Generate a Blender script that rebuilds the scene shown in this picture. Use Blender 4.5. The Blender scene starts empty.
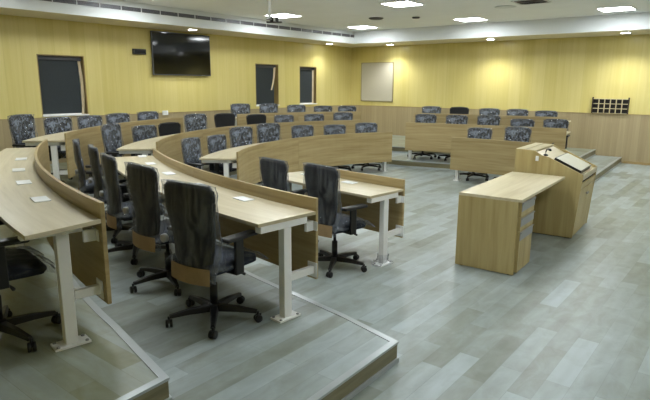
import bpy, math, random
from mathutils import Vector, Matrix
random.seed(7)
S = bpy.context.scene
COL = S.collection
PI = math.pi
sin, cos = math.sin, math.cos
rad = math.radians

# ------------------------------------------------------------------ mesh builder
class MB:
    def __init__(s):
        s.v = []; s.f = []; s.uv = []; s.sm = []
    def add(s, verts, faces, uvs=None, smooth=False):
        o = len(s.v)
        s.v += [tuple(v) for v in verts]
        for i, f in enumerate(faces):
            s.f.append([a + o for a in f]); s.sm.append(smooth)
            s.uv.append(uvs[i] if uvs else [(0, 0)] * len(f))
        return s
    def box(s, c, d, M=None):
        x, y, z = d[0] / 2, d[1] / 2, d[2] / 2
        P = [Vector((a * x, b * y, e * z)) for e in (-1, 1) for b in (-1, 1) for a in (-1, 1)]
        if M is not None: P = [M @ p for p in P]
        P = [p + Vector(c) for p in P]
        return s.add(P, [(0, 2, 3, 1), (4, 5, 7, 6), (0, 1, 5, 4), (2, 6, 7, 3), (0, 4, 6, 2), (1, 3, 7, 5)])
    def b2(s, x0, x1, y0, y1, z0, z1):
        return s.box(((x0 + x1) / 2, (y0 + y1) / 2, (z0 + z1) / 2), (abs(x1 - x0), abs(y1 - y0), abs(z1 - z0)))
    def tube(s, path, r, n=10, caps=True):
        path = [Vector(p) for p in path]
        rr = r if isinstance(r, (list, tuple)) else [r] * len(path)
        V = []; F = []
        for i, p in enumerate(path):
            a = path[max(0, i - 1)]; b = path[min(len(path) - 1, i + 1)]
            t = (b - a).normalized()
            u = t.cross(Vector((0, 0, 1)))
            if u.length < 1e-3: u = Vector((1, 0, 0))
            u.normalize(); w = t.cross(u)
            for k in range(n):
                an = 2 * PI * k / n
                V.append(p + (u * cos(an) + w * sin(an)) * rr[i])
        for i in range(len(path) - 1):
            for k in range(n):
                F.append((i * n + k, i * n + (k + 1) % n, (i + 1) * n + (k + 1) % n, (i + 1) * n + k))
        if caps:
            F.append(tuple(range(n))); F.append(tuple((len(path) - 1) * n + k for k in reversed(range(n))))
        return s.add(V, F, smooth=True)
    def lathe(s, prof, c=(0, 0, 0), n=20, M=None):
        V = []; F = []
        for (r, z) in prof:
            for k in range(n):
                p = Vector((r * cos(2 * PI * k / n), r * sin(2 * PI * k / n), z))
                if M is not None: p = M @ p
                V.append(p + Vector(c))
        m = len(prof)
        for i in range(m - 1):
            for k in range(n):
                F.append((i * n + k, i * n + (k + 1) % n, (i + 1) * n + (k + 1) % n, (i + 1) * n + k))
        F.append(tuple(reversed(range(n)))); F.append(tuple((m - 1) * n + k for k in range(n)))
        return s.add(V, F, smooth=True)
    def ring(s, c, r0, r1, a0, a1, z0, z1, n, sk=0):
        """sector of a ring (degrees), a curved board"""
        V = []; F = []; U = []
        for i in range(n + 1):
            a = rad(a0 + (a1 - a0) * i / n)
            for r in (r0, r1):
                b_ = a + sk * (r - r0) / (r1 - r0) / r * max(0, 1 - i / n * 4)
                for z in (z0, z1):
                    V.append((c[0] + r * cos(b_), c[1] + r * sin(b_), z))
        L = abs(rad(a1 - a0)) * r0
        for i in range(n):
            b = i * 4; d = b + 4
            u0 = L * i / n; u1 = L * (i + 1) / n
            W = r1 - r0; H = z1 - z0
            F.append((b, b + 1, d + 1, d)); U.append([(u0, 0), (u0, H), (u1, H), (u1, 0)])
            F.append((b + 2, d + 2, d + 3, b + 3)); U.append([(u0, 0), (u1, 0), (u1, H), (u0, H)])
            F.append((b + 1, b + 3, d + 3, d + 1)); U.append([(u0, H), (u0, H + W), (u1, H + W), (u1, H)])
            F.append((b, d, d + 2, b + 2)); U.append([(u0, 0), (u1, 0), (u1, W), (u0, W)])
        e = n * 4
        F.append((0, 2, 3, 1)); U.append([(0, 0), (.02, 0), (.02, z1 - z0), (0, z1 - z0)])
        F.append((e, e + 1, e + 3, e + 2)); U.append([(L, 0), (L, z1 - z0), (L + .02, z1 - z0), (L + .02, 0)])
        return s.add(V, F, U)
    def prism(s, pts, z0, z1):
        n = len(pts)
        V = [(x, y, z0) for x, y in pts] + [(x, y, z1) for x, y in pts]
        F = [tuple(reversed(range(n))), tuple(range(n, 2 * n))]
        F += [(i, (i + 1) % n, n + (i + 1) % n, n + i) for i in range(n)]
        return s.add(V, F)
    def band(s, path, off0, off1, z0, z1):
        """flat strip following an open 2D path, between two sideways offsets"""
        A = offset(path, off0); B = offset(path, off1)
        V = []
        for a, b in zip(A, B):
            V += [(a[0], a[1], z0), (a[0], a[1], z1), (b[0], b[1], z0), (b[0], b[1], z1)]
        F = []
        for i in range(len(path) - 1):
            p = i * 4; d = p + 4
            F += [(p, p + 1, d + 1, d), (p + 2, d + 2, d + 3, p + 3), (p + 1, p + 3, d + 3, d + 1), (p, d, d + 2, p + 2)]
        e = (len(path) - 1) * 4
        F += [(0, 2, 3, 1), (e, e + 1, e + 3, e + 2)]
        return s.add(V, F)
    def mesh(s, name):
        me = bpy.data.meshes.new(name)
        me.from_pydata(s.v, [], s.f)
        me.polygons.foreach_set('use_smooth', s.sm)
        uvl = me.uv_layers.new(name='UVMap')
        flat = [c for f in s.uv for u in f for c in u]
        uvl.data.foreach_set('uv', flat)
        import bmesh
        bm = bmesh.new(); bm.from_mesh(me)
        bmesh.ops.recalc_face_normals(bm, faces=bm.faces); bm.to_mesh(me); bm.free()
        me.update()
        return me
    def build(s, name, mat, parent=None, bevel=0, loc=None, rz=0):
        o = bpy.data.objects.new(name, s.mesh(name)); COL.objects.link(o)
        o.data.materials.append(mat)
        if parent is not None: o.parent = parent
        if loc is not None: o.location = loc
        if rz: o.rotation_euler.z = rz
        if bevel:
            m = o.modifiers.new('bevel', 'BEVEL'); m.width = bevel; m.segments = 2; m.limit_method = 'ANGLE'
        return o

def offset(path, d):
    out = []
    for i, p in enumerate(path):
        a = path[max(0, i - 1)]; b = path[min(len(path) - 1, i + 1)]
        ns = []
        if i > 0: ns.append((p[0] - a[0], p[1] - a[1]))
        if i < len(path) - 1: ns.append((b[0] - p[0], b[1] - p[1]))
        N = []
        for t in ns:
            l = math.hypot(*t); N.append((-t[1] / l, t[0] / l))
        if len(N) == 1: m = N[0]
        else:
            sx, sy = N[0][0] + N[1][0], N[0][1] + N[1][1]; l = math.hypot(sx, sy); sx /= l; sy /= l
            k = sx * N[0][0] + sy * N[0][1]; m = (sx / k, sy / k)
        out.append((p[0] + m[0] * d, p[1] + m[1] * d))
    return out

def tag(o, label=None, cat=None, group=None, kind=None):
    if label: o['label'] = label
    if cat: o['category'] = cat
    if group: o['group'] = group
    if kind: o['kind'] = kind
    return o
def struct(o): o['kind'] = 'structure'; return o
def empty(name, loc, rz=0):
    o = bpy.data.objects.new(name, None); COL.objects.link(o)
    o.location = loc; o.rotation_euler.z = rz; o.empty_display_size = .1
    return o

# ------------------------------------------------------------------ materials
def lin(c):
    return tuple(((x / 255) / 12.92 if x / 255 <= .04045 else ((x / 255 + .055) / 1.055) ** 2.4) for x in c) + (1,)
class NT:
    def __init__(s, name):
        s.m = bpy.data.materials.new(name); s.m.use_nodes = True
        s.t = s.m.node_tree; s.t.nodes.clear()
        s.out = s.n('ShaderNodeOutputMaterial')
    def n(s, ty, **k):
        x = s.t.nodes.new(ty)
        for a, b in k.items(): setattr(x, a, b)
        return x
    def l(s, a, b): s.t.links.new(a, b)
    def coord(s, kind='Object', scale=(1, 1, 1), rot=(0, 0, 0), loc=(0, 0, 0)):
        c = s.n('ShaderNodeTexCoord'); m = s.n('ShaderNodeMapping')
        m.inputs['Scale'].default_value = scale; m.inputs['Rotation'].default_value = rot; m.inputs['Location'].default_value = loc
        s.l(c.outputs[kind], m.inputs['Vector']); return m.outputs['Vector']
    def noise(s, vec, scale=5, detail=4, rough=.55, dist=0):
        x = s.n('ShaderNodeTexNoise'); x.inputs['Scale'].default_value = scale; x.inputs['Detail'].default_value = detail
        x.inputs['Roughness'].default_value = rough; x.inputs['Distortion'].default_value = dist
        s.l(vec, x.inputs['Vector']); return x.outputs['Fac']
    def ramp(s, fac, stops):
        x = s.n('ShaderNodeValToRGB'); e = x.color_ramp.elements
        while len(e) < len(stops): e.new(.5)
        for i, (p, c) in enumerate(stops): e[i].position = p; e[i].color = c
        s.l(fac, x.inputs['Fac']); return x.outputs['Color']
    def mix(s, a, b, fac, mode='MIX'):
        x = s.n('ShaderNodeMix', data_type='RGBA', blend_type=mode)
        for sock, v in ((x.inputs[0], fac), (x.inputs[6], a), (x.inputs[7], b)):
            if hasattr(v, 'is_output') or isinstance(v, bpy.types.NodeSocket): s.l(v, sock)
            else: sock.default_value = v
        return x.outputs[2]
    def math(s, op, a, b=None):
        x = s.n('ShaderNodeMath', operation=op)
        for sock, v in ((x.inputs[0], a), (x.inputs[1], b)):
            if v is None: continue
            if isinstance(v, bpy.types.NodeSocket): s.l(v, sock)
            else: sock.default_value = v
        return x.outputs[0]
    def bsdf(s, color, rough=.5, metal=0, bump=None, bstr=.1, spec=.5, bdist=.01):
        p = s.n('ShaderNodeBsdfPrincipled')
        if isinstance(color, bpy.types.NodeSocket): s.l(color, p.inputs['Base Color'])
        else: p.inputs['Base Color'].default_value = color
        if isinstance(rough, bpy.types.NodeSocket): s.l(rough, p.inputs['Roughness'])
        else: p.inputs['Roughness'].default_value = rough
        p.inputs['Metallic'].default_value = metal
        p.inputs['Specular IOR Level'].default_value = spec
        if bump is not None:
            b = s.n('ShaderNodeBump'); b.inputs['Strength'].default_value = bstr; b.inputs['Distance'].default_value = bdist
            s.l(bump, b.inputs['Height']); s.l(b.outputs['Normal'], p.inputs['Normal'])
        s.l(p.outputs[0], s.out.inputs[0]); return s.m

def plain(name, c, rough=.5, metal=0, var=.06, spec=.5, scale=8):
    t = NT(name); n = t.noise(t.coord(), scale, 3)
    a = lin(c); lo = tuple(x * (1 - var) for x in a[:3]) + (1,); hi = tuple(min(1, x * (1 + var)) for x in a[:3]) + (1,)
    return t.bsdf(t.ramp(n, [(.3, lo), (.7, hi)]), rough, metal, spec=spec)

def wood(name, c0, c1, c2, kind, scale, rough=.4, spec=.4):
    """oak laminate: streaks stretched along the board"""
    t = NT(name); v = t.coord(kind, scale)
    a = t.noise(v, 1.0, 6, .6, .3)
    v2 = t.coord(kind, tuple(x * .35 for x in scale)); b = t.noise(v2, 1.0, 2, .5)
    f = t.math('ADD', t.math('MULTIPLY', a, .65), t.math('MULTIPLY', b, .35))
    col = t.ramp(f, [(.36, lin(c0)), (.5, lin(c1)), (.64, lin(c2))])
    return t.bsdf(col, rough, bump=a, bstr=.05, spec=spec)

M = {}
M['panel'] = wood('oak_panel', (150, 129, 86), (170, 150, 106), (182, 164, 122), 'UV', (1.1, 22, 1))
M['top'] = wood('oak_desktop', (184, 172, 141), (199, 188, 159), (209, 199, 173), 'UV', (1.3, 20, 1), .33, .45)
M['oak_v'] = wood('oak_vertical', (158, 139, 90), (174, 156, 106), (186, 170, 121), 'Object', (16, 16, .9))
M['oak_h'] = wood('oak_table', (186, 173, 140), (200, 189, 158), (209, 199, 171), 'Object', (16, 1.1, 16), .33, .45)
M['white'] = plain('white_powder_coat', (240, 240, 238), .4, 0, .03)
M['trimwhite'] = plain('pale_nosing', (176, 182, 184), .28, .45, .05, scale=3)
M['black'] = plain('black_plastic', (18, 18, 20), .38, 0, .15)
M['knob'] = plain('grey_plastic', (170, 172, 175), .35)
M['fabric'] = plain('black_seat_fabric', (30, 34, 42), .85, 0, .3, .3, 60)
M['card'] = plain('brown_cardboard', (150, 128, 96), .8, 0, .1, .2, 12)
M['silver'] = plain('brushed_metal', (160, 162, 165), .3, .9, .05)
M['handle'] = plain('grey_drawer_pull', (150, 152, 156), .38, .35, .04)
M['dark'] = plain('dark_void', (14, 13, 12), .7)
M['cover'] = plain('white_outlet_cover', (238, 240, 240), .35, 0, .02)
M['blind'] = plain('charcoal_blind_cloth', (52, 58, 61), .75, 0, .08, .3, 40)
M['blindbox'] = plain('blind_cassette', (62, 62, 66), .5, 0, .06)
M['jamb'] = wood('window_jamb_wood', (138, 118, 74), (154, 132, 84), (168, 146, 96), 'Object', (20, 20, 1.2))
M['peel'] = plain('cream_strip', (214, 196, 160), .5)
M['tvframe'] = plain('television_bezel', (96, 100, 108), .35, .6)
M['screen'] = plain('television_glass', (4, 5, 7), .06, 0, .05, .6)
M['board'] = plain('pinboard_cloth', (186, 180, 160), .85, 0, .03, .3, 60)
M['boardframe'] = plain('pinboard_edge', (150, 140, 108), .4, .3)
M['rackbar'] = plain('rack_divider', (196, 184, 146), .5)
M['rackdark'] = plain('rack_dark_wood', (46, 32, 22), .5)
M['ceiling'] = plain('ceiling_paint', (240, 243, 246), .85, 0, .02, .3, 1.5)
M['bulkhead'] = plain('bulkhead_paint', (222, 226, 228), .7, 0, .02, .3, 1.5)
M['soffit'] = plain('soffit_beige', (218, 210, 186), .8, 0, .02, .3, 1.5)
M['slot'] = plain('grille_dark', (66, 63, 72), .6)
M['rack_back'] = plain('rack_back', (22, 17, 14), .7)

# mesh back: fine weave
t = NT('black_mesh_weave'); v = t.coord('Object', (1, 1, 1))
w1 = t.n('ShaderNodeTexWave', wave_type='BANDS', bands_direction='Z'); w1.inputs['Scale'].default_value = 90; t.l(v, w1.inputs['Vector'])
M['mesh'] = t.bsdf(t.ramp(w1.outputs['Fac'], [(.2, lin((12, 13, 15))), (.8, lin((30, 32, 36)))]), .7, spec=.3)

def emit(name, c, k):
    t = NT(name); e = t.n('ShaderNodeEmission'); e.inputs[0].default_value = c; e.inputs[1].default_value = k
    t.l(e.outputs[0], t.out.inputs[0]); return t.m
PANEL_K = 37.5
M['led'] = emit('led_diffuser', (.93, .98, 1, 1), PANEL_K)
M['lamp'] = emit('downlight_lens', (.95, .98, 1, 1), 40)

# wrinkled clear polythene; pale noise patches and rims paint in its highlights
def plastic(name, lo, hi, sc, zs, base, rg):
    t = NT(name)
    v = t.coord('Object', (1, 1, zs))
    n = t.noise(v, sc, 6, .62, 1.8)
    n2 = t.noise(v, sc * .35, 3, .5, .8)
    fac = t.ramp(t.math('ADD', t.math('MULTIPLY', n, .65), t.math('MULTIPLY', n2, .35)), [(.45, (lo, lo, lo, 1)), (.58, (hi, hi, hi, 1))])
    bump = t.n('ShaderNodeBump'); bump.inputs['Strength'].default_value = 1; bump.inputs['Distance'].default_value = .05
    t.l(n, bump.inputs['Height'])
    p = t.n('ShaderNodeBsdfPrincipled'); p.inputs['Base Color'].default_value = base; p.inputs['Roughness'].default_value = rg
    p.inputs['Specular IOR Level'].default_value = 1.0
    t.l(bump.outputs[0], p.inputs['Normal'])
    tr = t.n('ShaderNodeBsdfTransparent'); tr.inputs[0].default_value = (.97, .98, 1, 1)
    lw = t.n('ShaderNodeLayerWeight'); lw.inputs['Blend'].default_value = .5
    edge = t.math('MULTIPLY', t.math('POWER', lw.outputs['Facing'], 2.6), .85)
    mx = t.n('ShaderNodeMixShader'); t.l(t.math('MAXIMUM', fac, edge), mx.inputs[0]); t.l(tr.outputs[0], mx.inputs[1]); t.l(p.outputs[0], mx.inputs[2])
    t.l(mx.outputs[0], t.out.inputs[0]); return t.m
M['poly'] = plastic('polythene_painted_sheen', .04, .8, 16, .7, (.3, .34, .41, 1), .12)
M['poly2'] = plastic('polythene_faint_sheen', .04, .36, 12, .2, (.27, .3, .35, 1), .14)  # same wrap with the painted highlights turned down

# yellow laminate boards on the walls
def wallmat(name, c0, c1, bw, axis, seam, rough, tone):
    t = NT(name)
    c = t.n('ShaderNodeTexCoord'); sp = t.n('ShaderNodeSeparateXYZ'); t.l(c.outputs['Object'], sp.inputs[0])
    q = t.math('DIVIDE', sp.outputs[axis], bw)
    fl = t.math('FLOOR', q); fr = t.math('FRACT', q)
    wn = t.n('ShaderNodeTexWhiteNoise', noise_dimensions='1D'); t.l(fl, wn.inputs['W'])
    g = t.noise(t.coord('Object', (14, 14, .5)), 1.0, 5, .6, .2)
    g2 = t.noise(t.coord('Object', (60, 60, .9)), 1.0, 3, .6)
    f = t.math('ADD', t.math('MULTIPLY', wn.outputs['Value'], tone), t.math('ADD', t.math('MULTIPLY', g, .75 * (1 - tone)), t.math('MULTIPLY', g2, .25 * (1 - tone))))
    col = t.ramp(f, [(.3, lin(c0)), (.62, lin(c1))])
    edge = t.math('LESS_THAN', fr, seam)
    dk = tuple(x * .72 for x in lin(c0)[:3]) + (1,)
    col = t.mix(col, dk, t.math('MULTIPLY', edge, .55))
    return t.bsdf(col, rough, bump=g, bstr=.03, spec=.45)
YE0, YE1 = (206, 191, 114), (217, 203, 134)
M['yellow_l'] = wallmat('yellow_laminate_side', YE0, YE1, .3, 1, .012, .3, .2)
M['yellow_b'] = wallmat('yellow_laminate_back', YE0, YE1, .3, 0, .012, .3, .2)
W0, W1 = (154, 138, 104), (174, 158, 122)
M['wain_l'] = wallmat('wainscot_side', W0, W1, .15, 1, .03, .42, .2)
M['wain_b'] = wallmat('wainscot_back', W0, W1, .15, 0, .03, .42, .2)
M['wain_cap'] = wood('wainscot_cap_wood', (140, 118, 76), (160, 138, 94), (172, 150, 108), 'Object', (3, 3, 20))

def planks(name, alongx, pal):
    t = NT(name)
    v = t.coord('Object', (1, 1, 1), (0, 0, 0 if alongx else PI / 2))
    b = t.n('ShaderNodeTexBrick'); b.offset = .37; b.offset_frequency = 2; b.squash = 1
    b.inputs['Scale'].default_value = 1; b.inputs['Brick Width'].default_value = .75; b.inputs['Row Height'].default_value = .142
    b.inputs['Mortar Size'].default_value = .0016; b.inputs['Mortar Smooth'].default_value = .3; b.inputs['Bias'].default_value = 0
    b.inputs['Color1'].default_value = (0, 0, 0, 1); b.inputs['Color2'].default_value = (1, 1, 1, 1); b.inputs['Mortar'].default_value = (.5, .5, .5, 1)
    t.l(v, b.inputs['Vector'])
    sv = (1.6, 12, 1) if alongx else (12, 1.6, 1)
    g = t.noise(t.coord('Object', sv), 1, 2, .5)
    g2 = t.noise(t.coord('Object', tuple(x * .3 for x in sv)), 1, 2, .5)
    g3 = t.noise(t.coord('Object', (2.6, 5, 1) if alongx else (5, 2.6, 1)), 1.6, 4, .6, .6)
    tone = t.math('ADD', t.math('MULTIPLY', b.outputs['Color'], .29), t.math('ADD', t.math('MULTIPLY', g2, .33), t.math('MULTIPLY', g3, .45)))
    col = t.ramp(tone, [(.27, lin(pal[0])), (.42, lin(pal[1])), (.56, lin(pal[2])), (.72, lin(pal[3]))])
    col = t.mix(col, t.ramp(g, [(.25, (.86, .86, .84, 1)), (.75, (1.1, 1.1, 1.1, 1))]), 1.0, 'MULTIPLY')
    col = t.mix(col, lin((100, 104, 100)), t.math('MULTIPLY', b.outputs['Fac'], .3))
    return t.bsdf(col, t.math('ADD', t.math('MULTIPLY', g, .12), .3), spec=.5)
PAL = [(112, 117, 107), (130, 137, 129), (144, 153, 151), (158, 169, 171)]
M['floor'] = planks('grey_plank_floor', False, PAL)
M['floor_t1'] = planks('grey_plank_step', False, PAL)
M['floor_t2'] = planks('grey_plank_top_step', True, [(104, 106, 80), (122, 124, 98), (134, 139, 122), (146, 154, 148)])
M['riser'] = wood('riser_board', (104, 98, 72), (122, 116, 88), (138, 134, 108), 'Object', (2, 2, 20))

# ------------------------------------------------------------------ room constants (metres, camera stands over the origin)
XL, YB, XR, YF = -10.53, 14.51, 3.3, -1.4
ZS, ZC, ZW = 2.934, 3.27, 1.14
T = .14
# rows: centre and radius of each desk arc
ARC = {'n1': ((-1.45, 19.77), 15.0, 0), 'n2': ((-1.6, 12.34), 9.37, 1), 'n3': ((-1.25, 11.64), 10.17, 2),
       'm1': ((-2.69, 7.61), 3.88, 0), 'm2': ((-3.55, 7.99), 4.63, 1), 'm3': ((-3.55, 7.99), 5.8, 2),
       'f1': ((-4.2, -20.0), 29.5, 0), 'f2': ((-.05, -12.24), 23.68, 1), 'f3': ((-.05, -12.24), 25.08, 2)}
def aX(k, x, sgn):
    c, R, _ = ARC[k]; dx = x - c[0]
    return math.degrees(math.atan2(sgn * math.sqrt(R * R - dx * dx), dx)) % 360
def aP(k, x, y):
    c = ARC[k][0]; return math.degrees(math.atan2(y - c[1], x - c[0])) % 360
def pt(k, r, a):
    c = ARC[k][0]; return (c[0] + r * cos(rad(a)), c[1] + r * sin(rad(a)))
def arcpts(k, off, a0, a1, n):
    c, R, _ = ARC[k]; return [pt(k, R + off, a0 + (a1 - a0) * i / n) for i in range(n + 1)]

# ------------------------------------------------------------------ shell
m = MB().b2(XL - .2, XR + .2, YF - .2, YB + .2, -.12, 0); struct(m.build('floor', M['floor']))
m = MB().b2(XL - .2, XR + .2, YF - .2, YB + .2, ZC, ZC + .12); struct(m.build('ceiling', M['ceiling']))
WD = .24
WINS = [(4.76, 5.66, 1.165, 2.30), (10.28, 11.15, 1.215, 2.31), (12.02, 12.78, 1.215, 2.29)]
m = MB(); y = YF - .2
for (y0, y1, z0, z1) in WINS:
    m.b2(XL - WD, XL, y, y0, 0, ZC); m.b2(XL - WD, XL, y0, y1, 0, z0); m.b2(XL - WD, XL, y0, y1, z1, ZC); y = y1
m.b2(XL - WD, XL, y, YB + .2, 0, ZC)
struct(m.build('wall_left', M['yellow_l']))
struct(MB().b2(XL, XR, YB, YB + .2, 0, ZC).build('wall_back', M['yellow_b']))
struct(MB().b2(XR, XR + .2, YF - .2, YB + .2, 0, ZC).build('wall_right', M['yellow_l']))
struct(MB().b2(XL, XR, YF - .2, YF, 0, ZC).build('wall_front', M['yellow_b']))
# wainscot boards, capped
m = MB().b2(XL, XL + .018, YF, YB, 0, ZW); struct(m.build('trim_1', M['wain_l']))
m = MB().b2(XL + .018, XR, YB - .018, YB, 0, ZW); struct(m.build('trim_2', M['wain_b']))
m = MB().b2(XR - .018, XR, YF, YB - .018, 0, ZW); struct(m.build('trim_3', M['wain_l']))
m = MB().b2(XL, XL + .026, YF, YB, ZW, ZW + .012).b2(XL + .026, XR, YB - .026, YB, ZW, ZW + .012); struct(m.build('trim_4', M['wain_cap']))
m = MB().b2(-2.5, XR - .018, YB - .03, YB - .018, 0, .06); struct(m.build('baseboard_back', M['wain_cap']))
# dropped bulkhead round the ceiling
SX, SY = -9.53, 13.25
m = MB().b2(XL, SX, YF, YB, ZS, ZC).b2(SX, XR, SY, YB, ZS, ZC).b2(SX, XR, YF, .1, ZS + .001, ZC).b2(2.3, XR, .1, SY, ZS, ZC)
o = struct(m.build('trim_5', M['bulkhead']))
o.data.materials.append(M['soffit'])
for p in o.data.polygons:
    if abs(p.normal.z) > .9 and p.center.z < ZS + .1: p.material_index = 1  # downward faces are beiger than the fascia
# windows
for i, (y0, y1, z0, z1) in enumerate(WINS):
    xo = XL - WD
    m = MB()
    m.b2(xo, XL - .002, y0 - .0, y0 + .018, z0, z1).b2(xo, XL - .002, y1 - .018, y1, z0, z1).b2(xo, XL - .002, y0 + .018, y1 - .018, z1 - .018, z1)
    w = struct(m.build('window_%d' % (i + 1), M['jamb']))
    f = MB(); a, b = y0 + .018, y1 - .018
    f.b2(xo + .03, xo + .07, a, a + .045, z0, z1 - .018).b2(xo + .03, xo + .07, b - .045, b, z0, z1 - .018)
    f.b2(xo + .03, xo + .07, a, b, z1 - .06, z1 - .018).b2(xo + .03, xo + .07, a, b, z0, z0 + .045)
    f.build('window_frame', M['white'], w)
    MB().b2(xo + .045, xo + .05, a + .045, b - .045, z0 + .045, z1 - .06).build('window_pane', M['screen'], w)
    MB().b2(XL - .17, XL + .035, y0 + .0, y1, z0, z0 + .022).build('window_sill', M['white'], w)
    struct(w)

# ------------------------------------------------------------------ stepped platforms
def front_path(k1, a10, a11, k2, a20, a21, k3, a30, a31, off):
    return arcpts(k1, off, a10, a11, 14) + arcpts(k2, off, a20, a21, 20) + arcpts(k3, off, a30, a31, 10)
n2a, n2b = aX('n2', -2.46, -1), aX('n2', -6.05, -1)
m2a, m2b = aP('m2', -6.72, 4.49), 146.5
f2a, f2b = aX('f2', -6.2, 1), aX('f2', -2.99, 1)
n3a, n3b = aX('n3', -2.89, -1), aX('n3', -6.75, -1)
m3a, m3b, m3c, m3d = 229.0, 190.2, 174.8, 141.5
f3a, f3b = aX('f3', -6.75, 1), aX('f3', -3.35, 1)
n1a, n1b = aX('n1', -2.80, -1), aX('n1', -4.36, -1)
m1a, m1b = aP('m1', -5.82, 5.27), aP('m1', -5.95, 9.69)
f1a, f1b = aX('f1', -4.55, 1), aX('f1', -2.95, 1)
def down(a): return a if a < 360 else a - 360
p1 = [(-1.69, 2.89), (-2.2, 3.01)] + arcpts('n2', -.06, aX('n2', -2.75, -1), n2b, 14) + arcpts('m2', -.06, m2a, m2b, 22) + arcpts('f2', -.1, f2a, aX('f2', -2.8, 1), 8) + [(-2.37, 11.0)]
p2 = [(-2.26, 1.53)] + arcpts('n3', -.08, aX('n3', -3.05, -1), n3b, 14) + arcpts('m3', -.07, m3a, m3d, 30) + arcpts('f3', -.1, f3a, aX('f3', -3.35, 1), 8) + [(-3.02, 12.44)]
E1a, E1b = (-1.60, YF), (-2.56, YB)
E2a, E2b = (-2.10, YF), (-3.14, YB)
def tier(path, ea, eb, z0, z1, mat, n):
    poly = [ea] + path + [eb, (XL, YB), (XL, YF)]
    m = MB().prism(poly, z0, z1)
    o = struct(m.build('floor_platform', mat)); o.data.materials.append(M['riser'])
    for p in o.data.polygons:
        if abs(p.normal.z) < .5: p.material_index = 1
    edge = [ea] + path + [eb]
    MB().band(edge, -.006, .04, z1 - .012, z1 + .004).build('trim_%d' % n, M['trimwhite'])['kind'] = 'structure'
    MB().band(edge, -.012, 0, z0, z0 + .03).build('trim_%d' % (n + 1), M['trimwhite'])['kind'] = 'structure'
tier(p1, E1a, E1b, 0, T, M['floor_t1'], 6)
tier(p2, E2a, E2b, T, 2 * T, M['floor_t2'], 8)

# ------------------------------------------------------------------ desks
def desk(k, a0, a1, nsec, legs, outlets, name, label, wrap=(), lr=.19, sk=0, dd=.56, inset=.03):
    c, R, t = ARC[k]; z = t * T
    am = (a0 + a1) / 2
    mid = pt(k, R + .3, am)
    root = empty(name, (mid[0], mid[1], z)); tag(root, label, 'desk', 'curved classroom desks')
    cc = (c[0] - mid[0], c[1] - mid[1])
    deg = 180 / PI / R
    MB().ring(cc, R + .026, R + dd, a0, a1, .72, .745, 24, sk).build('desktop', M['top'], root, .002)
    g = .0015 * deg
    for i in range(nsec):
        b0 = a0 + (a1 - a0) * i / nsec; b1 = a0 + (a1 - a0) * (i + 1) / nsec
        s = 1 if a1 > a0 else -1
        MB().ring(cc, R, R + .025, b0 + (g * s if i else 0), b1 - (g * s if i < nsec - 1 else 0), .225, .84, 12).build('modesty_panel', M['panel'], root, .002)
    s = 1 if a1 > a0 else -1
    MB().ring(cc, R + .1, R + .13, a0 + .1 * deg * s, a1 - .1 * deg * s, .67, .72, 16).build('frame_rail', M['white'], root)
    for i, u in enumerate(legs):
        a = a0 + (a1 - a0) * u
        if u == 0: a = a0 + (inset if lr > .2 else .07) * deg * s
        if u == 1: a = a1 - .07 * deg * s
        q = pt(k, R + lr, a); rz = rad(a)
        L = MB().b2(-.035, .035, -.03, .03, .012, .672).b2(.11 - lr, dd - .02 - lr, -.03, .03, .672, .7195)
        lg = L.build('leg', M['white'], root, .004, (q[0] - mid[0], q[1] - mid[1], 0), rz)
        px = .1 if lr > .2 else .06
        MB().b2(-px, px, -.055, .055, 0, .012).build('foot_plate', M['white'], lg)
        for x in (-px + .02, px - .02):
            for y in (-.04, .04): MB().lathe([(.011, .012), (.011, .018), (.006, .022)], n=8).build('bolt', M['silver'], lg, 0, (x, y, 0))
        e = .026 - lr
        MB().b2(e, -.04, -.02, .02, .27, .325).b2(e, e + .006, -.05, .05, .24, .355).build('panel_bracket', M['white'], lg, .003)
        MB().b2(e, e + .006, -.05, .05, .6, .67).b2(e, e + .075, -.012, .012, .6, .672).build('top_bracket', M['white'], lg, .002)
        if i in wrap:
            w = MB(); n = 20
            prof = [.105, .085, .062, .055, .053, .055]; zz = [.014, .022, .035, .055, .08, .11]
            V = []; F = []
            for j in range(6):
                for q_ in range(n):
                    an = 2 * PI * q_ / n; r = prof[j] * (1 + .12 * sin(3 * an + j * 1.7) + .07 * sin(7 * an + j))
                    V.append((r * cos(an), r * sin(an), zz[j]))
            for j in range(5):
                for q_ in range(n): F.append((j * n + q_, j * n + (q_ + 1) % n, (j + 1) * n + (q_ + 1) % n, (j + 1) * n + q_))
            w.add(V, F, smooth=True).build('plastic_wrap', M['poly2'], lg)
    for a in outlets:
        q = pt(k, R + .16, a)
        MB().b2(-.05, .05, -.085, .085, .745, .7525).build('outlet_cover', M['cover'], root, .002, (q[0] - mid[0], q[1] - mid[1], 0), rad(a))
    return root

desk('n1', n1a, n1b, 1, (0, 1), [aX('n1', x, -1) for x in (-3.42, -4.1)], 'classroom_desk', 'oak two-seat desk standing on the main floor at front left, nearest the teacher table', (0,), .3)
desk('n2', n2a, n2b, 2, (0, .41, 1), [aX('n2', x, -1) for x in (-3.15, -3.90, -4.64, -5.38, -6.0)], 'classroom_desk', 'curved oak desk on the low step, with the nearest wrapped chair at its open end', (), .3)
desk('n3', n3a, n3b, 2, (0, .5, 1), [aX('n3', x, -1) for x in (-3.66, -4.39, -5.06, -5.78)], 'classroom_desk', 'curved oak desk on the top step, cut by the left edge of the photo', (), .22, .11, .45, .1)
desk('m1', m1a, m1b, 2, (0, .45, 1), [], 'classroom_desk', 'curved oak desk on the main floor, seven wrapped chairs behind it')
desk('m2', m2a, m2b, 3, (0, .36, .62, 1), [], 'classroom_desk', 'long curved oak desk on the low step behind the seven-chair front desk')
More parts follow.
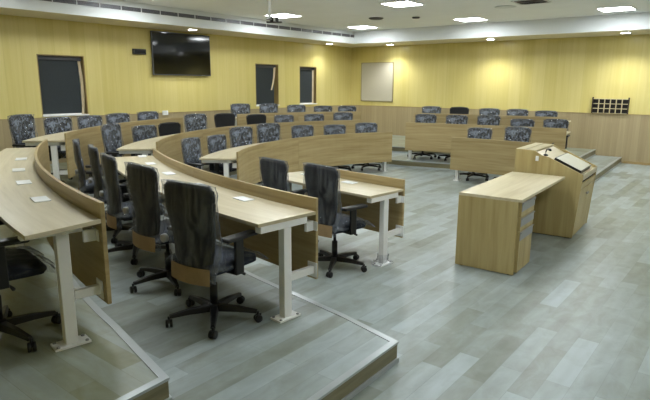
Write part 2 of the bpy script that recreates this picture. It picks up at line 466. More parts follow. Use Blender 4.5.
desk('m3', m3a, m3b, 2, (0, .5, .95), [], 'classroom_desk', 'curved oak desk on the top step below the large window and the television')
desk('m3', m3c, m3d, 2, (0, .5, 1), [], 'classroom_desk', 'curved oak desk on the top step below the two narrow windows')
desk('f1', f1a, f1b, 1, (0, 1), [], 'classroom_desk', 'oak two-seat desk on the main floor right behind the lectern')
desk('f2', f2a, f2b, 2, (0, .5, 1), [], 'classroom_desk', 'oak five-seat desk on the low step at far right, partly behind the two-seat desk')
desk('f3', f3a, f3b, 2, (0, .5, 1), [], 'classroom_desk', 'oak five-seat desk on the top step along the back wall')

# ------------------------------------------------------------------ chairs
def sheet(fn, nu, nv, close=False):
    V = [fn(i / nu, j / nv) for j in range(nv + 1) for i in range(nu + 1)]
    F = [(j * (nu + 1) + i, j * (nu + 1) + i + 1, (j + 1) * (nu + 1) + i + 1, (j + 1) * (nu + 1) + i) for j in range(nv) for i in range(nu)]
    return V, F
def halfw(t):
    # outline of the back from lumbar (0) to top (1)
    w = .172 + .068 * min(1, t / .85) ** 1.1
    if t > .93: w -= .05 * ((t - .93) / .07) ** 2
    if t < .06: w -= .03 * ((.06 - t) / .06) ** 2
    return w
def backy(t, xr):
    return -.205 - .02 * t + .016 * sin(PI * min(1, t * 1.6)) + .035 * xr * xr
BZ0, BZ1 = .425, .99
def back_shell(grow, z0, z1, nu=16, nv=20, wob=0, th=.028, bag=0):
    """closed curved slab"""
    V = []; F = []
    ring = []
    for j in range(nv + 1):
        t = j / nv; z = z0 + (z1 - z0) * t
        tt = max(0, min(1, (z - BZ0) / (BZ1 - BZ0)))
        w = halfw(tt) + grow
        if bag: w = max(w, bag * (.78 + .22 * min(1, max(0, (z - .36) / .16))))
        row = []
        for sd in (1, -1):
            for i in range(nu + 1):
                xr = -1 + 2 * i / nu
                if sd < 0: xr = -xr
                e = (1 - abs(xr) ** 6)
                y = backy(tt, xr) + sd * (th / 2 + grow * .8) * (.35 + .65 * e)
                top = -.012 * xr * xr if t > .95 else 0
                dx = dy = 0
                if wob:
                    dx = wob * .6 * (sin(z * 37 + sd * 2 + xr * 3) * .5 + sin(z * 61 + xr * 7))
                    dy = wob * sd * (sin(xr * 6.1 + z * 9 + sd) + .7 * sin(xr * 11.3 - z * 17) + .5 * sin(z * 43 + xr * 5)) * .6
                row.append(len(V)); V.append((xr * w + dx, y + dy, z + top))
        ring.append(row)
    m = len(ring[0])
    for j in range(nv):
        for i in range(m):
            F.append((ring[j][i], ring[j][(i + 1) % m], ring[j + 1][(i + 1) % m], ring[j + 1][i]))
    # close top
    top = ring[-1]; h = m // 2
    for i in range(nu):
        F.append((top[i], top[i + 1], top[m - 2 - i], top[m - 1 - i]))
    bot = ring[0]
    if not wob:
        for i in range(nu): F.append((bot[i + 1], bot[i], bot[m - 1 - i], bot[m - 2 - i]))
    return V, F
def make_chair(wrapped):
    root = empty('office_chair', (0, 0, 0))
    b = MB()
    b.lathe([(.03, .06), (.045, .07), (.045, .115), (.03, .125)], n=14)
    for k in range(5):
        a = rad(18 + 72 * k + 36); d = Vector((cos(a), sin(a), 0)); s = Vector((-sin(a), cos(a), 0))
        P = []
        for (r, w, z0, z1) in ((.03, .032, .068, .115), (.18, .025, .072, .108), (.315, .017, .066, .09)):
            P += [d * r + s * w + Vector((0, 0, z0)), d * r - s * w + Vector((0, 0, z0)), d * r - s * w * .7 + Vector((0, 0, z1)), d * r + s * w * .7 + Vector((0, 0, z1))]
        F = [(0, 1, 2, 3), (11, 10, 9, 8)]
        for q in (0, 4):
            for i in range(4): F.append((q + i, q + (i + 1) % 4, q + 4 + (i + 1) % 4, q + 4 + i))
        b.add(P, F)
    sb = b.build('star_base', M['black'], root, .004)
    for k in range(5):
        a = rad(18 + 72 * k + 36); r = .32
        c = MB(); Mx = Matrix.Rotation(PI / 2, 3, 'X')
        for y in (-.014, .014): c.lathe([(.01, -.009), (.027, -.009), (.0285, -.005), (.0285, .005), (.027, .009), (.01, .009)], (0, y, .0285), 16, Mx)
        c.lathe([(.009, .05), (.009, .078)], n=8)
        c.b2(-.02, .024, -.004, .004, .035, .06)
        c.build('caster', M['black'], root, 0, (r * cos(a), r * sin(a), 0), a + .6 + k * 1.3)
    MB().lathe([(.028, .12), (.028, .27), (.022, .272), (.015, .275), (.015, .385)], n=14).build('gas_lift', M['black'], root)
    MB().b2(-.09, .09, -.12, .1, .372, .402).b2(-.05, .05, -.2, -.1, .378, .4).build('seat_mechanism', M['black'], root, .006)
    MB().tube([(.06, .03, .39), (.2, .04, .385), (.26, .05, .375)], [.006, .006, .011], 8).build('tilt_lever', M['black'], root)
    # seat cushion
    def seatpt(u, v, top):
        x = -1 + 2 * u; y = -1 + 2 * v
        k = 1 - .18 * (abs(x) ** 5) * (abs(y) ** 5)
        px = x * .24 * k; py = .025 + y * .235 * k
        e = max(abs(x), abs(y)) ** 8
        if top:
            z = .492 - .03 * e - .028 * max(0, y) ** 3 + .008 * abs(x) ** 2
        else: z = .405 + .022 * e
        return (px, py, z)
    V1, F1 = sheet(lambda u, v: seatpt(u, v, True), 16, 16); V2, F2 = sheet(lambda u, v: seatpt(u, v, False), 16, 16)
    o = len(V1); F = F1 + [tuple(i + o for i in reversed(f)) for f in F2]
    n = 17
    per = [i for i in range(n)] + [j * n + 16 for j in range(1, n)] + [16 * n + i for i in range(15, -1, -1)] + [j * n for j in range(15, 0, -1)]
    for i in range(len(per)):
        a_, b_ = per[i], per[(i + 1) % len(per)]; F.append((a_, a_ + o, b_ + o, b_))
    seat = MB().add(V1 + V2, F, smooth=True).build('seat', M['fabric'], root)
    # back support
    MB().tube([(0, -.12, .39), (0, -.17, .392), (0, -.195, .41), (0, -.203, .45)], [.022, .024, .022, .018], 8).build('back_support', M['black'], root)
    V, F = back_shell(0, BZ0, BZ1)
    back = MB().add(V, F, smooth=True).build('backrest', M['mesh'], root)
    fr = MB()
    for sx in (-1, 1):
        fr.tube([(sx * (halfw(t / 10) - .004), backy(t / 10, 1), BZ0 + (BZ1 - BZ0) * t / 10) for t in range(0, 11)], .011, 8)
    fr.tube([(x / 8 * (halfw(1)), backy(1, x / 8), BZ1 - .012 * (x / 8) ** 2) for x in range(-8, 9)], .012, 8)
    fr.tube([(x / 8 * (halfw(0)), backy(0, x / 8), BZ0) for x in range(-8, 9)], .012, 8)
    fr.build('back_frame', M['black'], back)
    MB().lathe([(.012, -.01), (.03, -.006), (.03, .02), (.022, .026)], (-.205, backy(.4, -.8) - .055, .6), 14, Matrix.Rotation(PI / 2, 3, 'X')).build('adjuster_knob', M['knob'], back)
    for sx in (-1, 1):
        a = MB()
        a.b2(sx * .19 - .03, sx * .262, -.045, .02, .392, .41)
        a.b2(sx * .262 - .012, sx * .262 + .012, -.045, .03, .392, .645)
        ar = a.build('armrest', M['black'], root, .005)
        MB().b2(sx * .262 - .042, sx * .262 + .042, -.14, .15, .638, .668).build('arm_pad', M['black'], ar, .011)
    if wrapped:
        V, F = back_shell(.012, .33, BZ1 + .014, 22, 30, .006, .028, .253)
        cv = MB().add(V, F, smooth=True).build('plastic_cover', M['poly'], back)
        cv.data.materials.append(M['poly2'])
        for p in cv.data.polygons:
            c_ = p.center; tt = max(0, min(1, (c_.z - BZ0) / (BZ1 - BZ0)))
            if c_.y < backy(tt, c_.x / .25) or abs(c_.x) > halfw(tt) + .004: p.material_index = 1  # rear and side margins get the fainter painted sheen
        def card(u, v):
            x = -1 + 2 * u; z = .335 + .115 * v
            return (x * .188, backy(0, x) - .034 - .006 * (1 - v), z - .01)
        V, F = sheet(card, 10, 3)
        MB().add(V, F, smooth=True).build('cardboard_sleeve', M['card'], back)
        def cov(u, v):
            x = -1 + 2 * u; y = -1 + 2 * v
            e = max(abs(x), abs(y))
            px = x * .252; py = .03 + y * .247 + (.03 * max(0, y) ** 4 * (1 + .5 * sin(x * 7)))
            z = .507 - .06 * e ** 7 + .006 * sin(x * 13 + y * 5) * sin(y * 11 - x * 3) - .03 * max(0, y) ** 3
            z += .006 * sin(22 * x + 9 * y) * e
            return (px, py, z)
        V, F = sheet(cov, 24, 24)
        MB().add(V, F, smooth=True).build('plastic_cover', M['poly2'], seat)
    return root
def kids(o): return [c for c in bpy.data.objects if c.parent == o]
def tree(o): return (o, [tree(c) for c in kids(o)])
def copy_tree(tr, parent=None):
    o, ch = tr
    c = o.copy(); COL.objects.link(c)
    if parent is not None: c.parent = parent
    for x in ch: copy_tree(x, c)
    return c
protoW = make_chair(True); protoB = make_chair(False)
TW, TB = tree(protoW), tree(protoB)
used = {True: False, False: False}
def chair(x, y, heading, tier_, ztop, wrapped, label, group, star=0):
    """x, y: middle of the backrest; heading (degrees) the way the sitter faces"""
    tr = TW if wrapped else TB
    if not used[wrapped]: r = tr[0]; used[wrapped] = True
    else: r = copy_tree(tr)
    h = rad(heading)
    r.location = (x + .225 * cos(h), y + .225 * sin(h), tier_ * T)
    r.rotation_euler.z = h - PI / 2
    tag(r, label, 'chair', group)
    dz = max(-.06, min(.07, ztop - 1.0))
    for c in r.children:
        if c.name.startswith('backrest'): c.location.z = dz
        if star and c.name.startswith(('star_base', 'caster')):
            l = c.location; a = rad(star)
            c.location = (l.x * cos(a) - l.y * sin(a), l.x * sin(a) + l.y * cos(a), l.z); c.rotation_euler.z += a
    return r
bpy.context.view_layer.update()
ORD = ['first', 'second', 'third', 'fourth', 'fifth', 'sixth', 'seventh', 'eighth', 'ninth']
ROWS = {
 'm1': ('chairs behind the curved front desk', 'behind the seven-chair front desk', 0,
   [(-6.63, 5.08, 1.0, 22), (-7.06, 5.94, .96, 22), (-7.28, 6.7, 1.04, 11), (-7.37, 7.49, 1.06, 2), (-7.3, 8.4, .98, -10), (-7.09, 9.2, .96, -20), (-6.77, 9.91, .98, -29)], ()),
 'm2': ('chairs behind the long low-step desk', 'behind the long curved low-step desk', 1,
   [(-7.63, 4.4, 1.05, 28), (-8.35, 5.45, .94, 28), (-8.67, 6.19, .94, 19), (-8.88, 6.97, 1.06, 11), (-8.98, 7.82, 1.04, 2), (-8.93, 8.7, .99, -8), (-8.78, 9.45, .95, -16), (-8.5, 10.22, .95, -24), (-8.14, 10.9, .98, -32)], (2, 4, 5)),
 'm3l': ('chairs below the large window', 'at the desk below the large window', 2,
   [(-8.33, 3.44, 1.06, 27), (-9.01, 4.29, .96, 22), (-9.48, 5.09, .93, 26), (-9.79, 5.83, .92, 19), (-10.01, 6.64, .92, 12)], ()),
 'm3r': ('chairs below the narrow windows', 'at the desk below the two narrow windows', 2,
   [(-10.03, 9.25, 1.04, -11), (-9.83, 10.02, 1.03, -18), (-9.54, 10.75, .99, -25), (-9.19, 11.42, .96, -31), (-8.81, 11.98, .95, -37)], ()),
 'f1': ('chairs behind the lectern', 'at the two-seat desk behind the lectern', 0, [(-4.32, 10.29, .98, -90), (-3.56, 10.24, 1.04, -93)], ()),
 'f2': ('chairs on the far right low step', 'at the low-step desk at far right', 1,
   [(-6.15, 11.47, .99, -76), (-5.46, 11.64, .99, -77), (-4.77, 11.78, 1.01, -79), (-4.07, 11.91, .95, -81), (-3.41, 12.01, .97, -82)], ()),
 'f3': ('chairs along the back wall', 'on the top step along the back wall', 2,
   [(-6.7, 12.77, .98, -75), (-6.02, 12.94, .98, -77), (-5.3, 13.1, .96, -78), (-4.66, 13.23, .96, -80), (-4.02, 13.33, .93, -81)], (1,)),
 'n1': ('chairs at the near front desk', 'at the front-left two-seat desk', 0, [(-4.12, 4.22, 1.0, 80), (-3.22, 3.93, 1.05, 80)], ()),
 'n2': ('chairs at the near low-step desk', 'at the near low-step desk', 1,
   [(-6.2, 3.14, 1.0, 62), (-5.5, 2.95, 1.0, 67), (-4.72, 2.66, 1.0, 72), (-3.77, 2.38, 1.03, 84), (-2.88, 2.15, 1.02, 94)], ()),
 'n3': ('chairs at the near top-step desk', 'at the top-step desk', 2, [(-3.46, .95, 1.0, 80)], ()),
}
BARE = {('m2', 2): 'leftmost of the three unwrapped black chairs behind the long curved low-step desk',
        ('m2', 4): 'middle of the three unwrapped black chairs behind the long curved low-step desk',
        ('m2', 5): 'rightmost of the three unwrapped black chairs behind the long curved low-step desk',
        ('f3', 1): 'only unwrapped black chair on the top step along the back wall'}
SPEC = {('n1', 0): 'plastic-wrapped black chair at the far end of the front-left two-seat desk',
        ('n1', 1): 'plastic-wrapped black swivel chair at the open end of the front-left two-seat desk',
        ('n2', 4): 'large plastic-wrapped black chair nearest the camera with a brown cardboard strip on its back',
        ('n2', 3): 'black chair directly beyond the nearest chair on the low step, its back facing the camera',
        ('n3', 0): 'dark chair cut by the left edge of the photo, on the top step',
        ('f1', 0): 'left one of the two wrapped chairs at the desk behind the lectern',
        ('f1', 1): 'right one of the two wrapped chairs at the desk behind the lectern'}
TURN = {(k, 0): 0 for k in ('m1', 'm2', 'm3l')}; TURN[('m1', 1)] = .1  # seats swivelled a little towards the entrance side
STAR = {('n2', 4): -28, ('n2', 0): 36, ('n1', 1): -33, ('n3', 0): 36, ('f1', 0): 40}
for k, (grp, where, t_, lst, bare) in ROWS.items():
    for i, (x, y, zt, hd) in enumerate(lst):
        wr = i not in bare
        lab = BARE.get((k, i)) or SPEC.get((k, i)) or '%s chair from the left %s, plastic-wrapped' % (ORD[i], where)
        chair(x, y, hd + (random.uniform(-4, 4) + TURN.get((k, i), .35) * (math.degrees(math.atan2(-y, -x)) - hd)) * (k[0] == 'm'), t_, zt, wr, lab, grp, STAR.get((k, i), 18 if k[0] == 'f' else 0))

# ------------------------------------------------------------------ teacher table
rz = rad(3.4)
root = empty('teacher_table', (-2.01, 5.83, 0), rad(2.6))
tag(root, 'oak teacher table with a three-drawer pedestal, butted against the lectern', 'table')
HW, Y0, Y1 = .308, -.825, .842
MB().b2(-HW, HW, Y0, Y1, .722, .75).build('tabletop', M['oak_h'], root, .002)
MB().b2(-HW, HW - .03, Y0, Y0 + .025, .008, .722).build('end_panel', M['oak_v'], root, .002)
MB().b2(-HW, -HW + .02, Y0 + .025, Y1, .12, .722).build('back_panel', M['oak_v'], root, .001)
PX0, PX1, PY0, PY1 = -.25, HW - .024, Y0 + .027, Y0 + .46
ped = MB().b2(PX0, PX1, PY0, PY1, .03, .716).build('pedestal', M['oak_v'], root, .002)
zz = [(.575, .715), (.438, .568), (.03, .431)]
for (a, b) in zz:
    d = MB().b2(PX1, PX1 + .018, PY0 + .004, PY1 - .004, a, b).build('drawer', M['oak_v'], root, .002)
    MB().b2(PX1 + .018, PX1 + .024, PY0 + .01, PY1 - .01, b - .088, b - .003).b2(PX1 + .024, PX1 + .034, PY0 + .01, PY1 - .01, b - .013, b - .003).build('handle', M['handle'], d, .002)
MB().lathe([(.012, 0), (.012, .012)], (PX1 + .018, PY1 - .03, .69), 12, Matrix.Rotation(PI / 2, 3, 'Y')).build('lock', M['silver'], root)
for (x, y) in ((-HW + .06, Y0 + .03), (HW - .08, Y0 + .03), (HW - .08, PY1 - .04), (-.2, PY1 - .04)):
    MB().lathe([(.02, 0), (.02, .02), (.012, .025), (.012, .045)], (x, y, 0), 12).build('glide', M['black'], root)

# ------------------------------------------------------------------ lectern
LX, LY = -1.995, 7.19
root = empty('lectern', (LX, LY, 0), rz)
tag(root, 'oak lectern with a sloping top, built-in screen and gooseneck microphone', 'lectern')
x0, x1 = -.385, .405; y0, y1 = -.46, .46
prof = [(x0, .012), (x1 - .055, .012), (x1, .775), (.005, .955), (-.06, .965), (-.115, .995), (-.16, 1.02), (x0, 1.03)]
def slab(m, ya, yb, pf):
    n = len(pf)
    V = [(x, ya, z) for x, z in pf] + [(x, yb, z) for x, z in pf]
    m.add(V, [tuple(range(n)), tuple(range(2 * n - 1, n - 1, -1))] + [(i, (i + 1) % n, n + (i + 1) % n, n + i) for i in range(n)]); return m
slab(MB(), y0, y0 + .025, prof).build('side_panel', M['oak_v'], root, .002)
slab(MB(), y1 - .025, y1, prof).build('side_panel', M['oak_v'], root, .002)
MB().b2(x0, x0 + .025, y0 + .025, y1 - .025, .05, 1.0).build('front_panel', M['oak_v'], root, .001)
MB().b2(x0 + .03, x1 - .09, y0 + .03, y1 - .03, 0, .05).build('plinth', M['dark'], root)
# flat top with a groove
MB().b2(x0, -.28, y0 + .025, y1 - .025, 1.005, 1.03).b2(-.268, -.15, y0 + .025, y1 - .025, 1.002, 1.024).build('top_ledge', M['oak_h'], root, .002)
slope = math.atan2(.955 - .775, .005 - x1)
def onslope(u, off=0):  # u 0 (upper) .. 1 (lower)
    return (.005 + (x1 - .005) * u + off * .4, .955 + (.775 - .955) * u - .035 + off)
pf = [onslope(0), onslope(1), (onslope(1)[0], onslope(1)[1] - .02), (onslope(0)[0], onslope(0)[1] - .02)]
slab(MB(), y0 + .025, y1 - .025, pf).build('sloping_top', M['oak_h'], root)
slab(MB(), y0 + .025, y1 - .025, [(-.15, 1.0), (.005, .92), (.005, .9), (-.15, .98)]).build('step_board', M['oak_h'], root)
# lower rim and fronts on the speaker's side
slab(MB(), y0 + .025, y1 - .025, [(x1 - .04, .76), (x1, .775), (x1, .71), (x1 - .04, .71)]).build('lower_rim', M['oak_h'], root, .002)
def xr_(z): return x1 - .055 * (1 - (z - .012) / .763) - .004
def front(m, ya, yb, za, zb): return slab(m, ya, yb, [(xr_(za) - .02, za), (xr_(za), za), (xr_(zb), zb), (xr_(zb) - .02, zb)])
MB().b2(x1 - .3, x1 - .035, y0 + .025, y1 - .025, .62, .71).build('keyboard_slot_shade', M['dark'], root)  # solid dark block painted in as the shade inside the gap
front(MB(), y0 + .027, y1 - .027, .6, .665).build('keyboard_drawer', M['oak_v'], root, .002)
for (a, b, hy) in ((y0 + .027, -.002, -.03), (.002, y1 - .027, .03)):
    d = front(MB(), a, b, .02, .592).build('door', M['oak_v'], root, .002)
    MB().lathe([(.008, 0), (.008, .014), (.014, .016), (.014, .024)], (xr_(.5) - .002, hy, .5), 10, Matrix.Rotation(PI / 2, 3, 'Y')).build('knob', M['silver'], d)
# screen lying in the slope
def tablet(m, ya, yb, u0, u1, z0, z1):
    a = onslope(u0); b = onslope(u1); nx, nz = .4, .91
    pfl = [(a[0] + nx * z0, a[1] + nz * z0), (b[0] + nx * z0, b[1] + nz * z0), (b[0] + nx * z1, b[1] + nz * z1), (a[0] + nx * z1, a[1] + nz * z1)]
    return slab(m, ya, yb, pfl)
scr = tablet(MB(), -.39, .25, .1, .86, -.0, .05).build('screen', M['black'], root, .002)
tablet(MB(), -.375, .235, .13, .84, .0505, .0525).build('screen_face', plain('pale_screen_film', (216, 216, 206), .25, 0, .02), scr)
# microphone
mic = MB().lathe([(.03, 0), (.03, .012), (.012, .02)], (-.06, -.33, .955), 14)
mic.tube([(-.06, -.33, .97), (-.06, -.33, 1.0), (-.05, -.34, 1.03), (-.03, -.36, 1.04)], .007, 8)
mic.tube([(-.03, -.36, 1.04), (.0, -.39, 1.035), (.012, -.4, 1.03)], [.012, .016, .012], 10)
mic.build('microphone', M['black'], root)
MB().b2(-.14, -.105, y0 - .012, y0, .9, .96).build('socket_plate', M['cover'], root, .003)
MB().tube([(x0 + .22, y1 - .05, 1.03), (x0 + .24, y1 - .02, 1.04)], .006, 6).build('cable_stub', M['black'], root)

# ------------------------------------------------------------------ wall things
def wallbox(m, y0, y1, z0, z1, d0, d1): return m.b2(XL + d0, XL + d1, y0, y1, z0, z1)
# television
root = empty('television', (XL, 7.99, 2.41)); tag(root, 'large black flat television high on the yellow left wall', 'television')
def rel(m, name, mat, par, org, bev=0):
    m.v = [(a - org[0], b - org[1], c - org[2]) for a, b, c in m.v]
    return m.build(name, mat, par, bev)
O = (XL, 7.99, 2.41)
rel(wallbox(MB(), 7.6, 8.4, 2.2, 2.65, 0, .03), 'wall_mount', M['black'], root, O)
rel(wallbox(MB(), 7.16, 8.74, 1.965, 2.885, .03, .075), 'housing', M['tvframe'], root, O, .004)
rel(wallbox(MB(), 7.176, 8.724, 1.985, 2.87, .075, .078), 'screen', M['screen'], root, O)
rel(wallbox(MB(), 8.46, 8.57, 1.970, 1.980, .075, .078), 'logo', M['silver'], root, O)
# small black display box
o = wallbox(MB(), -.15, .15, -.055, .055, 0, .06); o.v = [(a - XL, b, c) for a, b, c in o.v]
o = o.build('wall_box', M['black'], None, .006, (XL, 6.87, 2.44)); tag(o, 'small dark rectangular box on the yellow wall left of the television', 'box')
o2 = MB().b2(.06, .063, -.12, .12, -.03, .03).build('display_face', M['screen'], o)
# switch plate
o = MB().b2(.018, .03, -.075, .075, -.05, .05).build('switch_plate', M['cover'], None, .004, (XL + .012, 7.43, 1.145))
tag(o, 'white switch plate on the left wall at the top of the wood panelling', 'switch')
for yy in (-.04, 0, .04): MB().b2(.03, .036, yy - .015, yy + .015, -.03, .03).build('rocker', M['white'], o, .002)
# blinds
LABB = ['wide charcoal roller blind in the largest window', 'charcoal roller blind in the narrow window with a loose diagonal cream strip', 'charcoal roller blind in the narrow window nearest the back corner']
for i, (y0, y1, z0, z1) in enumerate(WINS):
    ym = (y0 + y1) / 2
    r = empty('roller_blind', (XL - .1, ym, z1 - .02)); tag(r, LABB[i], 'blind', 'roller blinds in the left wall windows')
    hw = (y1 - y0) / 2 - .022; ht = z1 - z0 - .02
    MB().b2(-.045, .03, -hw, hw, -.075, -.002).build('cassette', M['blindbox'], r, .006)
    MB().b2(-.008, -.004, -hw + .005, hw - .05, -ht + .04, -.075).build('cloth', M['blind'], r)
    MB().b2(-.014, .002, -hw + .005, hw - .05, -ht + .015, -ht + .04).build('bottom_bar', M['white'], r, .003)
    n = 10
    if i == 0:
        V = []; F = []
        for j in range(n + 1):
            q = j / n; z = -.08 - (ht - .1) * q; off = .03 * sin(PI * q)
            V += [(.0, hw - .065 + off, z), (.03, hw - .035 + off * 1.4, z), (.004, hw - .065 + off, z), (.034, hw - .033 + off * 1.4, z)]
    elif i == 1:
        V = []
        for j in range(n + 1):
            q = j / n; z = -.06 - .6 * q; c_ = hw - .06 - .13 * q * q
            V += [(.02, c_ - .032 * (1 - .5 * q), z), (.035, c_ + .032 * (1 - .5 * q), z), (.024, c_ - .032 * (1 - .5 * q), z), (.039, c_ + .032 * (1 - .5 * q), z)]
    else:
        V = []
        for j in range(n + 1):
            q = j / n; z = -.08 - (ht - .1) * q
            V += [(.0, hw - .065, z), (.02, hw - .025, z), (.004, hw - .065, z), (.024, hw - .025, z)]
    F = []
    for j in range(n):
        a = j * 4; F += [(a, a + 1, a + 5, a + 4), (a + 2, a + 6, a + 7, a + 3), (a, a + 4, a + 6, a + 2), (a + 1, a + 3, a + 7, a + 5)]
    F += [(0, 2, 3, 1), (4 * n, 4 * n + 1, 4 * n + 3, 4 * n + 2)]
    MB().add(V, F).build('side_strip', M['peel'], r)
# pinboard on the back wall
root = empty('pinboard', (-9.53, YB, 1.87)); tag(root, 'pale grey square pinboard on the back wall near the corner', 'board')
MB().b2(-.57, .57, -.022, 0, -.57, .57).build('board_face', M['board'], root)
MB().b2(-.59, -.57, -.028, 0, -.59, .59).b2(.57, .59, -.028, 0, -.59, .59).b2(-.57, .57, -.028, 0, .57, .59).b2(-.57, .57, -.028, 0, -.59, -.57).build('frame', M['boardframe'], root)
b = MB()
for x in (-.56, .56):
    for z in (-.56, .56): b.lathe([(.014, 0), (.014, .006), (.008, .01)], (x, -.028, z), 10, Matrix.Rotation(PI / 2, 3, 'X'))
b.build('screw_caps', M['boardframe'], root)
# pigeonhole rack
root = empty('pigeonhole_rack', (-2.925, YB, 1.155)); tag(root, 'dark wooden pigeonhole rack of eighteen squares on the right of the back wall', 'rack')
RW, RH, RD = .375, .335, .06
MB().b2(-RW, RW, -.012, 0, 0, RH).build('back_board', M['rack_back'], root)
MB().b2(-RW - .022, -RW, -RD, 0, -.003, RH + .04).build('side_panel', M['rackdark'], root)
MB().b2(RW, RW + .022, -RD, 0, -.003, RH + .04).build('side_panel', M['rackdark'], root)
for j in range(4):
    z = RH * j / 3; MB().b2(-RW, RW, -RD, -.012, max(0, z - .008), z + .008).build('shelf', M['rackbar'], root)
for j in range(1, 6):
    x = -RW + 2 * RW * j / 6; MB().b2(x - .008, x + .008, -RD - .001, -.012, .008, RH - .008).build('divider', M['rackbar'], root)

# ------------------------------------------------------------------ ceiling things
NAMES = {}
XS, YS = (-8.62, -5.6, -2.57, .45), (3.0, 5.9, 9.3, 12.35)
WHERE = {(-8.62, 9.3): 'square ceiling light behind the hanging projector mount', (-8.62, 12.35): 'square ceiling light in the corner above the pinboard',
         (-5.6, 9.3): 'bright ceiling light cut by the top edge of the photo', (-5.6, 12.35): 'square ceiling light between the two dark ceiling vents',
         (-2.57, 12.35): 'square ceiling light at the upper right corner of the photo'}
for x in XS:
    for y in YS:
        lab = WHERE.get((x, y), 'square ceiling light overhead, outside the photo')
        r = empty('ceiling_light', (x, y, ZC)); tag(r, lab, 'light', 'square ceiling lights')
        f = MB(); a, b_ = .31, .285
        f.b2(-a, a, -a, -b_, -.012, 0).b2(-a, a, b_, a, -.012, 0).b2(-a, -b_, -b_, b_, -.012, 0).b2(b_, a, -b_, b_, -.012, 0)
        f.build('frame', M['white'], r)
        MB().b2(-b_, b_, -b_, b_, -.008, -.002).build('diffuser', M['led'], r)
DL = [(-9.96, 7.86, 'round downlight above the television'), (-10.12, 12.85, 'round downlight near the room corner above the left wall'),
      (-8.82, 14.05, 'round downlight above the pinboard'), (-5.72, 13.87, 'round downlight in the middle of the back bulkhead'),
      (-2.64, 13.8, 'round downlight above the pigeonhole rack'), (.45, 13.8, 'round downlight past the right edge of the photo')]
for x, y, lab in DL:
    r = empty('downlight', (x, y, ZS)); tag(r, lab, 'light', 'round downlights in the bulkhead')
    MB().lathe([(.091, -.004), (.112, -.01), (.118, -.001)], n=24).build('rim', M['white'], r)
    MB().lathe([(.09, -.008), (.09, -.002)], n=24).build('lens', M['lamp'], r)
    L = bpy.data.lights.new('downlight_beam', 'SPOT'); L.energy = 110 if x > -9.5 else 45; L.spot_size = rad(125); L.spot_blend = .8; L.shadow_soft_size = .07; L.color = (.95, .98, 1)
    lo = bpy.data.objects.new('downlight_beam', L); COL.objects.link(lo); lo.parent = r; lo.location = (0, 0, -.03)
# linear grille on the bulkhead
root = empty('air_grille', (SX, 8.5, 3.14)); tag(root, 'long dark linear air grille along the left bulkhead', 'vent')
ya, yb = -6.5, 5.4
MB().b2(0, .004, ya, yb, -.04, .04).build('slot_back', M['slot'], root)
MB().b2(.0, .014, ya, yb, .036, .048).b2(0, .014, ya, yb, -.048, -.036).b2(0, .014, ya - .012, ya, -.048, .048).b2(0, .014, yb, yb + .012, -.048, .048).build('frame', M['bulkhead'], root)
for z in (-.018, 0, .018): MB().b2(.004, .012, ya, yb, z - .002, z + .002).build('slat', M['handle'], root)
k = 0; y = ya + .55
while y < yb - .2:
    MB().b2(.004, .013, y - .007, y + .007, -.036, .036).build('divider', M['bulkhead'], root); y += .42
# projector mount
root = empty('projector_mount', (-6.8, 7.0, ZC)); tag(root, 'white ceiling pole with an empty black projector bracket', 'projector mount')
MB().lathe([(.08, 0), (.08, -.015), (.03, -.03)], n=16).build('ceiling_flange', M['white'], root)
MB().lathe([(.028, -.02), (.028, -.40)], n=14).build('pole', M['white'], root)
MB().b2(-.06, .04, -.04, .04, -.42, -.395).build('pole_clamp', M['silver'], root, .003)
Mz = Matrix.Rotation(rad(35), 3, 'Z')
b = MB().box((.055, .055, -.455), (.26, .09, .022), Mz); b.box((.03, .04, -.43), (.02, .02, .05))
for s_ in (-.045, .045): b.lathe([(.012, -.45), (.028, -.44), (.03, -.40), (.026, -.375), (.012, -.37)], (.055 + s_ * cos(rad(35)), .055 + s_ * sin(rad(35)), 0), 12)
b.build('bracket', M['black'], root, .003)
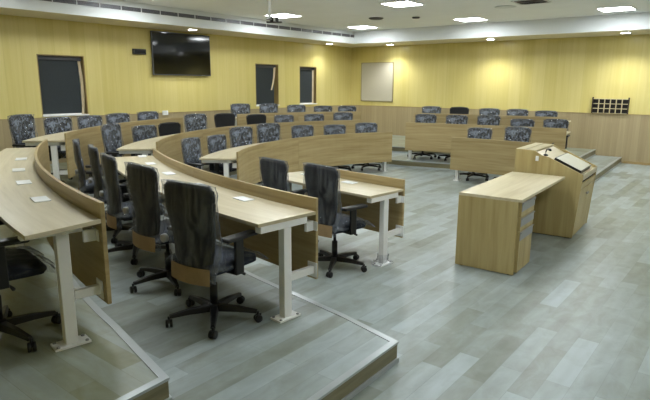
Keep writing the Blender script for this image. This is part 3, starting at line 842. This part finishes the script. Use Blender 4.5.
# ceiling vents and sensors
def vent(x, y, s, lab):
    r = empty('ceiling_vent', (x, y, ZC)); tag(r, lab, 'vent', 'ceiling vents')
    MB().b2(-s, s, -s, s, -.003, 0).build('vent_back', M['slot'], r)
    for k_ in range(4):
        q = s * (1 - k_ * .24); f = MB(); w = .016
        z0_, z1_ = -.014, -.003
        f.b2(-q, q, -q, -q + w, z0_, z1_).b2(-q, q, q - w, q, z0_, z1_).b2(-q, -q + w, -q + w, q - w, z0_, z1_).b2(q - w, q, -q + w, q - w, z0_, z1_)
        f.build('louvre', M['slot'] if k_ else M['bulkhead'], r)
vent(-3.58, 10.4, .27, 'square dark ceiling vent near the top edge right of centre')
def disc(x, y, rr, lab, mat, cat, name, h=.03):
    r = MB().lathe([(rr, 0), (rr, -.01), (rr * .8, -h), (rr * .3, -h)], n=24).build(name, mat, None, 0, (x, y, ZC))
    return tag(r, lab, cat)
disc(-7.22, 10.88, .17, 'dark oval ceiling vent left of the middle ceiling light', M['slot'], 'vent', 'ceiling_vent')
disc(-6.4, 11.25, .09, 'small dark ceiling sensor beside the oval vent', M['slot'], 'sensor', 'smoke_detector')
disc(-4.2, 10.8, .2, 'pale round ceiling speaker beside the square vent', M['bulkhead'], 'speaker', 'ceiling_speaker', .015)

# ------------------------------------------------------------------ world, camera
w = bpy.data.worlds.new('night'); S.world = w; w.use_nodes = True
w.node_tree.nodes['Background'].inputs[0].default_value = (.01, .012, .015, 1)
w.node_tree.nodes['Background'].inputs[1].default_value = 1
pit, rol, yaw, f = .20795, .006105, -.67277, 547.28
fw = Vector((sin(yaw) * cos(pit), cos(yaw) * cos(pit), -sin(pit)))
rt = Vector((cos(yaw), -sin(yaw), 0)); up = rt.cross(fw)
r2 = rt * cos(rol) + up * sin(rol); u2 = up * cos(rol) - rt * sin(rol)
cd = bpy.data.cameras.new('camera'); cam = bpy.data.objects.new('camera', cd); COL.objects.link(cam)
cd.sensor_width = 36; cd.lens = f * 36 / 650; cd.clip_start = .05
Mt = Matrix((r2, u2, -fw)).transposed().to_4x4(); Mt.translation = Vector((0, 0, 1.7856))
cam.matrix_world = Mt
S.camera = cam
S.view_settings.view_transform = 'Standard'; S.view_settings.look = 'None'
S.view_settings.exposure = .08; S.view_settings.gamma = 1; S.view_settings.use_curve_mapping = False
